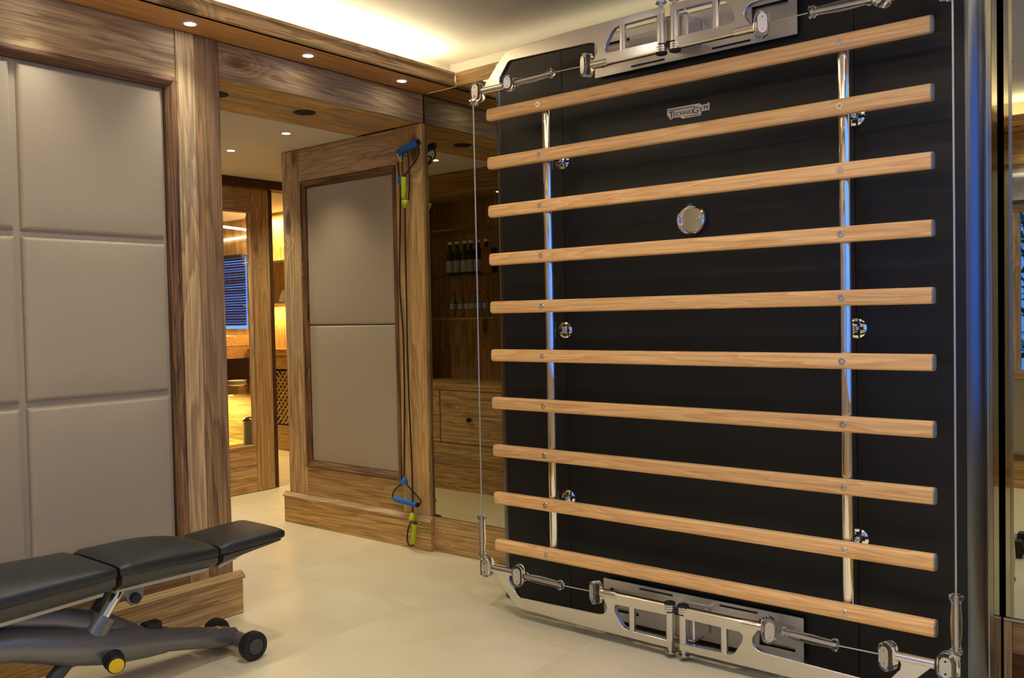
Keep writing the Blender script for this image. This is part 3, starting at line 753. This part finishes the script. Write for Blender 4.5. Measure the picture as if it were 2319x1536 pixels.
# lower frame
TX = .366
MB().tube([B(TX, -2.55, .30), B(TX, -2.30, .285), B(TX, -2.10, .245), B(TX, -1.95, .195), B(TX, -1.82, .158), B(TX, -1.70, .135), B(TX, -1.64, .122)],
          [.040, .044, .050, .056, .058, .050, .042], 22).build('frame_body', 'bench_grey', wbn, smooth=50)
MB().tube([B(TX, -1.66, .126), B(TX, -1.52, .092), B(TX, -1.43, .067), B(TX, -1.385, .058)], [.038, .036, .034, .030], 20).build('front_tube', 'bench_grey', wbn, smooth=50)
MB().tube([B(TX-.02, -2.15, .330), B(TX-.02, -1.98, .285), B(TX-.02, -1.84, .225), B(TX-.02, -1.74, .170)], [.03, .036, .04, .03], 18).build('frame_brace', 'bench_grey', wbn, smooth=50)
MB().tube([B(.256, -1.384, .05), B(.476, -1.384, .05)], .016, 14).build('axle', 'bench_grey', wbn, smooth=50)
MB().tube([B(TX-.075, -1.384, .052), B(TX+.075, -1.384, .052)], .026, 18).build('axle_housing', 'bench_grey', wbn, smooth=50)
for x, s_ in ((.256, -1), (.476, 1)):
    w_ = MB().lathe(B(x-.022*s_, -1.384, .0485), (s_, 0, 0), [(0, .036), (.003, .044), (.012, .0485), (.034, .0485), (.042, .045), (.044, .036), (.044, .031), (.041, .029), (.041, 0)], 28).build('wheel', 'rubber', wbn, smooth=40)
    MB().lathe(B(x+.0195*s_, -1.384, .0485), (s_, 0, 0), [(0, .028), (.0025, .027), (.003, 0)], 22).build('hub_cap', 'bench_shell', w_, smooth=40)
# telescopic post
pA, pB, pC = B(TX, -1.895, .185), B(TX, -1.845, .250), B(TX, -1.775, .345)
po = MB().tube([pB, pC], .017, 16).build('post', 'chrome', wbn, smooth=50)
MB().tube([B(TX-.06, -1.84, .26), B(TX-.06, -1.775, .35)], .016, 14).build('damper', 'bench_shell', wbn, smooth=50)
MB().tube([pA, B(TX, -1.84, .257)], [.046, .040], 18).build('post_collar', 'bench_grey', wbn, smooth=50)
# bracket under the back pad
for dx in (-.05, .05):
    MB().prism([(-1.800, .355), (-1.735, .355), (-1.742, .300), (-1.757, .283), (-1.778, .283), (-1.793, .300)], lambda p, q, d: B(TX+dx+d, p, q), -.006, .006).build('hinge_bracket', 'bench_grey', wbn, smooth=40)
MB().lathe(B(TX+.055, -1.768, .305), (1, 0, 0), [(0, .017), (.010, .016), (.012, .010), (.012, 0)], 18).build('hinge_bolt', 'rubber', wbn, smooth=40)
kn = MB().lathe(B(TX+.045, -1.84, .135), (.93, -.25, -.12), [(0, .020), (.008, .031), (.022, .031), (.026, .027), (.052, .027), (.055, .024), (.055, 0)], 24).build('adjusting_knob', 'rubber', wbn, smooth=35)
kd = Vector((.93, -.25, -.12)).normalized(); kp = Vector(B(TX+.045, -1.84, .135))+kd*.0545
MB().lathe(kp, kd, [(0, .0225), (.002, .0225), (.003, .019), (.003, 0)], 24).build('yellow_cap', 'yellow_cap', kn, smooth=40)
MB().box(*[c for c in (TX-BCX-.022, TX-BCX+.022)], -1.715+1.75, -1.660+1.75, .158, .196).build('stop_block', 'rubber', wbn, bevel=.006)
MB().box(TX-BCX-.012, TX-BCX+.012, -1.47+1.75, -1.44+1.75, .104, .108).build('warning_sticker', 'yellow_cap', wbn)
# rear support
MB().tube([B(TX, -1.93, .175), B(TX, -2.02, .09), B(TX, -2.10, .02)], .022, 14).build('stay', 'bench_shell', wbn, smooth=50)
MB().tube([B(TX, -2.50, .29), B(TX, -2.52, .15), B(TX, -2.54, .03)], [.04, .035, .03], 16).build('rear_leg', 'bench_grey', wbn, smooth=50)
MB().tube([B(TX-.22, -2.54, .026), B(TX+.22, -2.54, .026)], .026, 16).build('rear_foot', 'bench_grey', wbn, smooth=50)
MB().tube([B(TX, -2.35, .28), B(TX, -2.36, .34), B(TX, -2.37, .36)], [.03, .035, .05], 14).build('seat_support', 'bench_grey', wbn, smooth=50)

# ================================================================== resistance bands on their hook
YB = -.045
def W(px, py, y=YB): return at(px, py, 'y', y)
hk = empty('wall_hook', W(922, 362, -.0225)); tag(hk, 'small chrome hook holding the two exercise bands on the wooden stile', 'hook')
h0 = Vector((0, 0, 0))
MB().lathe((0, 0, .03), (0, -1, 0), [(0, .014), (.003, .014), (.005, .009), (.005, 0)], 16).build('hook_plate', 'chrome', hk, smooth=40)
MB().tube([(0, 0, .03), (0, -.018, .028), (0, -.030, .008), (0, -.046, -.006), (0, -.060, .004), (0, -.064, .022)], .0035, 10).build('hook_arm', 'chrome', hk, smooth=60)
for dx in (-.012, .014):
    MB().tube([(dx+.010*math.cos(2*PI*k/14), -.045, -.002+.012*math.sin(2*PI*k/14)) for k in range(15)], .0022, 8).build('carabiner', 'chrome', hk, smooth=60)
def curve_pts(pts, n=6):
    """Catmull-Rom through the points"""
    P = [Vector(p) for p in pts]; P = [P[0]*2-P[1]]+P+[P[-1]*2-P[-2]]; out = []
    for i in range(1, len(P)-2):
        for k in range(n):
            t = k/n; a, b, c, d = P[i-1:i+3]
            out.append(.5*((2*b)+(c-a)*t+(2*a-5*b+4*c-d)*t*t+(3*b-a-3*c+d)*t**3))
    out.append(P[-2]); return out
YB2 = -.066
def G(px, py, y=YB2): return at(px, py, 'y', y)
def band(label, root, cordpts, top, bot, foam, plast):
    e = empty('resistance_band', root); tag(e, label, 'exercise band', 'exercise bands')
    o = Vector(root)
    def rel(ps): return [Vector(p)-o for p in ps]
    MB().tube(curve_pts(rel(cordpts)), .0040, 8).build('cord', 'cord_black', e, smooth=60)
    for strap, g0, g1, cone, cdir, gr in (top, bot):
        g0, g1 = Vector(g0)-o, Vector(g1)-o; L = (g1-g0).length
        h = MB().lathe(g0, g1-g0, [(0, gr*.8), (.004, gr), (L*.3, gr*1.05), (L*.7, gr*1.05), (L-.004, gr), (L, gr*.8)], 18).build('handle', foam, e, smooth=40)
        MB().lathe(g1-(g1-g0)*.03, g1-g0, [(0, gr*.93), (.008, gr*.93), (.010, gr*.5), (.010, 0)], 16).build('handle_plug', 'rubber', h, smooth=40)
        MB().tube(curve_pts(rel(strap)), .0038, 8).build('handle_loop', 'cord_black', e, smooth=60)
        c0 = Vector(cone)-o
        MB().lathe(c0, cdir, [(0, .016), (.004, .0175), (.012, .0175), (.024, .014), (.034, .008), (.038, .0045)], 18).build('stopper', plast, e, smooth=40)
up, dn = Vector((0, 0, 1)), Vector((0, 0, -1))
band('long black exercise band with blue foam handles hanging from the hook', W(905, 420),
     [W(907, 410), W(906, 520), W(905, 640), W(913, 760), W(916, 900), W(916, 1000), W(915, 1085)],
     ([W(903, 344, -.052), W(900, 365), W(905, 402), W(912, 402), W(930, 380), W(948, 350, -.056), W(946, 326, -.058)], W(902, 346, -.052), W(947, 322, -.058), W(907, 402), dn, .0165),
     ([W(920, 1096), W(934, 1112), W(952, 1134), W(948, 1146), W(944, 1146, -.06), W(920, 1140, -.06), W(892, 1130, -.06), W(889, 1122), W(896, 1108), W(910, 1096)], W(893, 1130, -.06), W(945, 1144, -.06), W(916, 1097), up, .0135),
     'foam_blue', 'plastic_blue')
band('long black exercise band with lime green handles hanging from the hook', G(917, 460),
     [G(917, 466), G(918, 560), G(920, 640), G(922, 760), G(926, 900), G(931, 1010), G(934, 1100), G(934, 1162)],
     ([G(914, 402, -.082), G(911, 380), G(913, 352, -.07), G(922, 346, -.085), G(926, 370), G(927, 420), G(925, 455)], G(914, 450, -.08), G(914, 400, -.08), G(917, 454, -.08), dn, .0125),
     ([G(932, 1180), G(925, 1196), G(922, 1222), G(928, 1236), G(938, 1234)], G(935, 1232, -.085), G(940, 1185, -.085), G(934, 1178), up, .0125),
     'foam_green', 'plastic_green')

# ================================================================== drinks cabinet facing the mirror (seen in the mirror)
CY = -1.168
dcab = empty('drinks_cabinet', (-.80, CY-.2, 0)); tag(dcab, 'dark wooden drinks cabinet with glass shelves and drawers, reflected in the wall mirror', 'cabinet')
def D(x, y, z): return (x+.80, y-CY+.2, z)
def dbox(name, mat, x0, x1, y0, y1, z0, z1, par=None, bev=.002):
    a, b = D(x0, y0, z0), D(x1, y1, z1)
    return MB().box(a[0], b[0], a[1], b[1], a[2], b[2]).build(name, mat, par or dcab, bevel=bev)
X0, X1 = -1.54, -.12
dbox('back_panel', 'brown_wood_z', X0, X1, CY-.43, CY-.415, 0, 2.11)
dbox('side_panel', 'brown_wood_z', X0, X0+.03, CY-.414, CY-.012, 0, 2.11); dbox('side_panel', 'brown_wood_z', X1-.03, X1, CY-.414, CY-.012, 0, 2.11)
dbox('stile', 'brown_wood_z', X0, X0+.07, CY-.012, CY, .72, 2.0); dbox('stile', 'brown_wood_z', X1-.07, X1, CY-.012, CY, .72, 2.0)
dbox('header', 'brown_wood_x', X0, X1, CY-.03, CY, 2.005, 2.118)
dbox('niche_top', 'warm_wood_x', X0+.03, X1-.03, CY-.414, CY-.031, 2.0, 2.02)
dbox('counter', 'warm_wood_x', X0+.03, X1-.03, CY-.414, CY+.004, .672, .715)
dbox('base_panel', 'old_wood_x', X0, X1, CY-.012, CY, .17, .315); dbox('base_panel', 'old_wood_x', X0, X1, CY-.012, CY-.002, .0, .168)
dbox('carcass', 'dark_core', X0+.03, X1-.03, CY-.40, CY-.014, .0, .671, bev=0)
for a, b in ((-1.53, -1.05), (-1.04, -.50), (-.49, -.13)):
    dr = dbox('drawer', 'old_wood_x', a, b, CY-.013, CY+.002, .32, .668)
    k0 = D((a+b)/2, CY+.002, .484)
    MB().lathe(k0, (0, 1, 0), [(0, .009), (.012, .008), (.016, .015), (.024, .017), (.030, .012), (.031, 0)], 16).build('knob', 'iron_black', dr, smooth=40)
for z in (1.155, 1.445, 1.755):
    dbox('glass_shelf', 'shelf_glass', X0+.032, X1-.032, CY-.40, CY-.06, z-.008, z, bev=0)
downlight((-.70, -1.42, 2.0), 'tiny downlight inside the top of the drinks cabinet', .35, r=.018, group='cabinet downlights')
def bottle(h, r, neck, body, cap, capn, lab, loc):
    e = empty(capn, loc)
    prof = [(0, r*.8), (.004, r), (h*.55, r), (h*.66, r*.86), (h*.78, neck*1.15), (h*.82, neck), (h*.94, neck), (h*.945, neck*.9)]
    MB().lathe((0, 0, .0), (0, 0, 1), prof, 18).build('body', body, e, smooth=40)
    MB().lathe((0, 0, h*.92), (0, 0, 1), [(0, neck*1.25), (h*.075, neck*1.25), (h*.08, neck*1.0), (h*.08, 0)], 16).build('cap', cap, e, smooth=40)
    MB().lathe((0, 0, h*lab[0]), (0, 0, 1), [(0, r*1.012), (h*lab[1], r*1.012)], 18).build('label', 'label_paper', e, smooth=40)
    return e
ordn = ['first', 'second', 'third', 'fourth', 'fifth', 'sixth']
for k in range(6):
    px = (1020, 1036, 1053, 1067, 1083, 1102)[k]; x = at(px, 580, 'y', 1.168+.17).x
    b = bottle(.235, .029, .0125, 'bottle_green', 'white_paint', 'water_bottle', (.10, .34), (x, CY-.17, 1.4452)); tag(b, 'green glass water bottle with pale label, %s from left on the cabinet shelf' % ordn[k], 'bottle', 'green bottles on the glass shelf')
    px = (1027, 1045, 1060, 1072, 1085, 1101)[k]; x = at(px, 690, 'y', 1.168+.17).x
    b = bottle(.178, .0245, .011, 'bottle_clear', 'red_cap', 'water_bottle', (.35, .20), (x, CY-.17, 1.1552)); tag(b, 'small clear bottle with red cap, %s from left on the lower glass shelf' % ordn[k], 'bottle', 'red capped bottles on the glass shelf')
bx_ = empty('storage_box', (at(1108, 590, 'y', 1.168+.10).x, CY-.10, 1.4452)); tag(bx_, 'brown box in front of the green bottles on the cabinet shelf', 'box')
MB().box(-.045, .045, -.03, .03, 0, .15).build('box_body', 'box_brown', bx_, bevel=.004)
MB().box(-.047, .047, -.032, .032, .1501, .17).build('box_lid', 'box_brown', bx_, bevel=.006)

# ================================================================== beyond the glass door
def at_far(px, py, y=YF): return at(px, py, 'y', y)
def far_box(name, mat, par, px0, px1, py0, py1, y0, y1, org, bev=.003):
    a = at_far(px0, py0, y0); b = at_far(px1, py1, y0)
    xs = sorted((a.x, b.x)); zs = sorted((a.z, b.z))
    return MB().box(xs[0]-org.x, xs[1]-org.x, y0-org.y, y1-org.y, zs[0]-org.z, zs[1]-org.z).build(name, mat, par, bevel=bev)
# slatted blind in front of a window
zt, zb = at_far(525, 588).z, at_far(525, 738).z
xl, xr = FX0, FX1
w3 = struct(empty('window_3'))
MB().box(xl, xr, YF+.03, YF+.036, FZ0, FZ1).build('glass', 'pane', w3)
for a, b in ((xl, xl+.04), (xr-.04, xr)): MB().box(a, b, YF+.01, YF+.07, FZ0, FZ1).build('frame_stile', 'brown_wood_z', w3)
bd = empty('slatted_blind', ((xl+xr)/2, YF-.05, zb)); tag(bd, 'dark slatted blind over a blue evening window behind the glass door', 'blind')
n_sl = 26
sl_me = MB().box(-(xr-xl)/2-.03, (xr-xl)/2+.03, -.014, .014, -.001, .001).mesh('slat'); sl_me.materials.append(MATS['blind_slat'])
for k in range(n_sl):
    o = bpy.data.objects.new('slat', sl_me); o.parent = bd; o.location = (0, 0, (zt-zb)*(k+.5)/n_sl); o.rotation_euler = (math.radians(52+random.uniform(-9, 9)), 0, 0); COL.objects.link(o)
MB().box(-(xr-xl)/2, (xr-xl)/2, -.02, .02, zt-zb, zt-zb+.035).build('head_rail', 'blind_slat', bd)
for nm, p, q, lab in (('light_strip', at(470, 508.7, 'z', 1.98), at(575, 523, 'z', 1.98), 'bright amber light strip under the ceiling, upper line behind the glass door'),
                      ('light_strip', at_far(480, 548, YF-.02), at_far(575, 534, YF-.02), 'bright amber light strip along the far wall, lower line behind the glass door')):
    m_ = (p+q)/2; ls = empty(nm, m_); tag(ls, lab, 'lamp', 'light strips behind the glass door')
    MB().tube([p-m_, q-m_], .010, 8).build('diffuser', 'lamp_warm', ls, smooth=60)
    d_ = (q-p).normalized()
    for e_ in (p-m_, q-m_): MB().tube([e_-d_*.004, e_+d_*.004], .012, 8).build('end_cap', 'plate_aluminium', ls, smooth=60)
# low sideboard with dishes and a lit niche
org = Vector((-4.35, YF-.2, 0))
sb = empty('sideboard', org); tag(sb, 'dark wooden sideboard with a yellow lit niche behind the glass door', 'sideboard')
def z_at(py): return at_far(525, py, YF-.34).z
xa, xb = -4.85-org.x, -3.98-org.x
def sbox(name, mat, z0, z1, y0=-.14, y1=.195, x0=None, x1=None, bev=.003):
    return MB().box(x0 if x0 is not None else xa, x1 if x1 is not None else xb, y0, y1, z0, z1).build(name, mat, sb, bevel=bev)
sbox('top_board', 'warm_wood_x', z_at(786), z_at(762)); sbox('drawer_front', 'brown_wood_x', z_at(815), z_at(787))
sbox('shelf', 'brown_wood_x', z_at(898), z_at(876)); sbox('back_board', 'dark_wood_x', z_at(876), z_at(815), .17, .195)
sbox('niche_back', 'warm_wood_x', z_at(1060), z_at(898), .17, .195); sbox('bottom_board', 'warm_wood_x', 0, max(.03, z_at(1040)))
sbox('side_board', 'dark_wood_x', 0, z_at(786), -.14, .17, xa, xa+.03)
MB().box(xa+.05, xb-.05, -.02, .0, z_at(898)-.012, z_at(898)-.002).build('niche_lamp', 'lamp_amber', sb)
area('niche_light', (-4.42, YF-.24, z_at(898)-.02), .8, .04, (0, 0, 0), 16, (1, .80, .28))
MB().box(xa+.02, xb-.02, -.13, .16, z_at(950)-.006, z_at(950)).build('glass_shelf', 'shelf_glass', sb)
area('sideboard_light', (-4.42, YF-.24, z_at(750)), .8, .04, (0, 0, 0), 8, (1, .70, .22))
for k in range(3):
    pl_ = empty('plate', (at_far(537, 870, YF-.25).x, YF-.25, z_at(876)+.001+.016*k)); tag(pl_, 'white plate in the small stack on the sideboard shelf, %s' % ['lowest', 'middle', 'topmost'][k], 'plate', 'plates on the sideboard')
    MB().lathe((0, 0, 0), (0, 0, 1), [(0, .05), (.004, .06), (.014, .085), (.0155, .085), (.006, .055), (.005, 0)], 24).build('dish', 'ceramic', pl_, smooth=40)
cn = empty('canister', (at_far(566, 980, YF-.28).x, YF-.28, z_at(950)-.5 if False else max(.03, z_at(1040)))); tag(cn, 'glossy black canister in the lit niche of the sideboard', 'canister')
hc = z_at(942)-max(.03, z_at(1040))
MB().lathe((0, 0, 0), (0, 0, 1), [(0, .06), (hc*.85, .06), (hc*.87, .064)], 20).build('body', 'side_black', cn, smooth=40)
MB().lathe((0, 0, hc*.87), (0, 0, 1), [(0, .064), (hc*.05, .058), (hc*.1, .035), (hc*.12, 0)], 20).build('lid', 'side_black', cn, smooth=40)

# lit display cabinet seen through the gap beside the door
org = Vector((-3.45, YF-.02, 0))
dsp = empty('display_cabinet', org); tag(dsp, 'brightly lit amber display cabinet with lattice door beyond the passage', 'cabinet')
def zz(py): return at_far(628, py, 1.69).z
xa, xb = -3.94-org.x, -2.6-org.x
def box_(name, mat, z0, z1, y0=-.03, y1=.015, x0=xa, x1=xb, par=None, bev=.003):
    return MB().box(x0, x1, y0, y1, z0, z1).build(name, mat, par or dsp, bevel=bev)
box_('back_panel', 'warm_wood_z', zz(820), zz(428), .005, .018)
box_('header', 'warm_wood_x', zz(490), zz(455), -.06, .004); box_('lamp_box', 'lamp_warm', zz(450), zz(435), -.05, -.01)
area('display_light', (-3.4, YF-.10, zz(496)), 1.0, .04, (math.radians(20), 0, 0), 22, (1, .66, .25))
area('display_light', (-3.4, YF-.10, zz(700)), 1.0, .03, (math.radians(20), 0, 0), 10, (1, .60, .18))
for py in (592, 689): box_('glass_shelf', 'ceramic', zz(py)-.006, zz(py)+.006, -.105, .004)
box_('counter', 'warm_wood_x', zz(806), zz(790), -.08, .004)
box_('drawer_front', 'warm_wood_x', zz(835), zz(807), -.06, .004)
ld = box_('lattice_door', 'dark_core', zz(960), zz(838), -.045, .004, xa+.02, xb)
r0, r1 = zz(958), zz(840); nx = 14; x = xa+.03
hgt = r1-r0
for k in range(-3, 22):
    for sgn in (1, -1):
        x0 = xa+.03+k*.06; x1 = x0+sgn*hgt
        lo, hi = (x0, x1)
        pts = [(x0, r0), (x0+.022, r0), (x1+.022, r1), (x1, r1)]
        if min(x0, x1) < xa+.02 or max(x0, x1) > xb-.03: continue
        MB().prism(pts, lambda p, q, d: (p, d, q), -.058 if sgn > 0 else -.052, -.046).build('lattice_slat', 'warm_wood_x', ld)
box_('door_stile', 'warm_wood_z', zz(960), zz(838), -.062, -.046, xa, xa+.03)
box_('base', 'warm_wood_x', 0, zz(961), -.06, .004)
vs_ = empty('vase', (at_far(641, 688, 1.66).x, 1.668, zz(689)+.0065)); tag(vs_, 'small white cone shaped vase on the lit glass shelf', 'vase')
MB().lathe((0, 0, 0), (0, 0, 1), [(0, .03), (.01, .045), (.05, .036), (.10, .016), (.115, .012), (.118, .018), (.118, .0)], 20).build('vessel', 'ceramic', vs_, smooth=40)

# ================================================================== behind the camera (seen in the right mirror)
rb = empty('roller_blind', (2.05, ROOM_Y+.03, 1.83)); tag(rb, 'pale roller blind rolled up above the window behind the camera', 'blind')
MB().tube([(-.7, 0, .14), (.7, 0, .14)], .03, 16).build('roll', 'roller_cloth', rb, smooth=50)
MB().box(-.7, .7, -.004, .0, .0, .14).build('cloth', 'roller_cloth', rb)
dbl = empty('dumbbell', (2.335, -1.80, .04), PI/2); tag(dbl, 'black dumbbell on the floor, reflected low in the right mirror', 'dumbbell')
for s_ in (-1, 1):
    MB().prism([(.04*math.cos(PI/3*k), .04*math.sin(PI/3*k)) for k in range(6)], lambda p, q, d: (s_*(.055+d), p*1.0, q*1.15), 0, .06).build('weight', 'rubber', dbl, bevel=.005)
MB().tube([(-.058, 0, 0), (.058, 0, 0)], .014, 14).build('handle', 'rubber', dbl, smooth=50)
def shrub(loc, h, spread, n, label, seed, rz=0):
    rnd = random.Random(seed); e = empty('shrub', loc, rz); tag(e, label, 'shrub', 'shrubs outside the windows')
    mb = MB()
    for k in range(n):
        c = Vector((rnd.gauss(0, spread*.5), max(-.45, min(.45, rnd.gauss(0, spread*.22))), rnd.uniform(.15, 1)*h))
        d = Vector((rnd.uniform(-1, 1), rnd.uniform(-1, 1), rnd.uniform(-.6, .6))).normalized(); u = d.cross(Vector((rnd.uniform(-1, 1), rnd.uniform(-1, 1), 1))).normalized()
        l, w = rnd.uniform(.06, .13), rnd.uniform(.014, .03)
        mb.add([c, c+d*l*.5+u*w, c+d*l, c+d*l*.5-u*w], [(0, 1, 2, 3)])
    me = bpy.data.meshes.new('foliage'); me.from_pydata(mb.v, [], mb.f); me.materials.append(MATS['leaf'])
    o = bpy.data.objects.new('foliage', me); o.parent = e; o['kind'] = 'stuff'; COL.objects.link(o)
    for k in range(5):
        a = 2*PI*k/5; MB().tube([(0, 0, 0), (.12*spread*math.cos(a), .1*spread*math.sin(a), h*.5), (.3*spread*math.cos(a), .2*spread*math.sin(a), h*.9)], [.02, .014, .006], 6).build('stem', 'bark', e)
shrub((2.2, ROOM_Y-.95, 0), 2.2, 1.1, 1600, 'leafy shrub outside the window behind the camera', 3)
s2 = shrub((ROOM_X+1.0, -1.45, 0), 1.35, .9, 500, 'leafy shrub outside the window of the right wall', 5, PI/2)
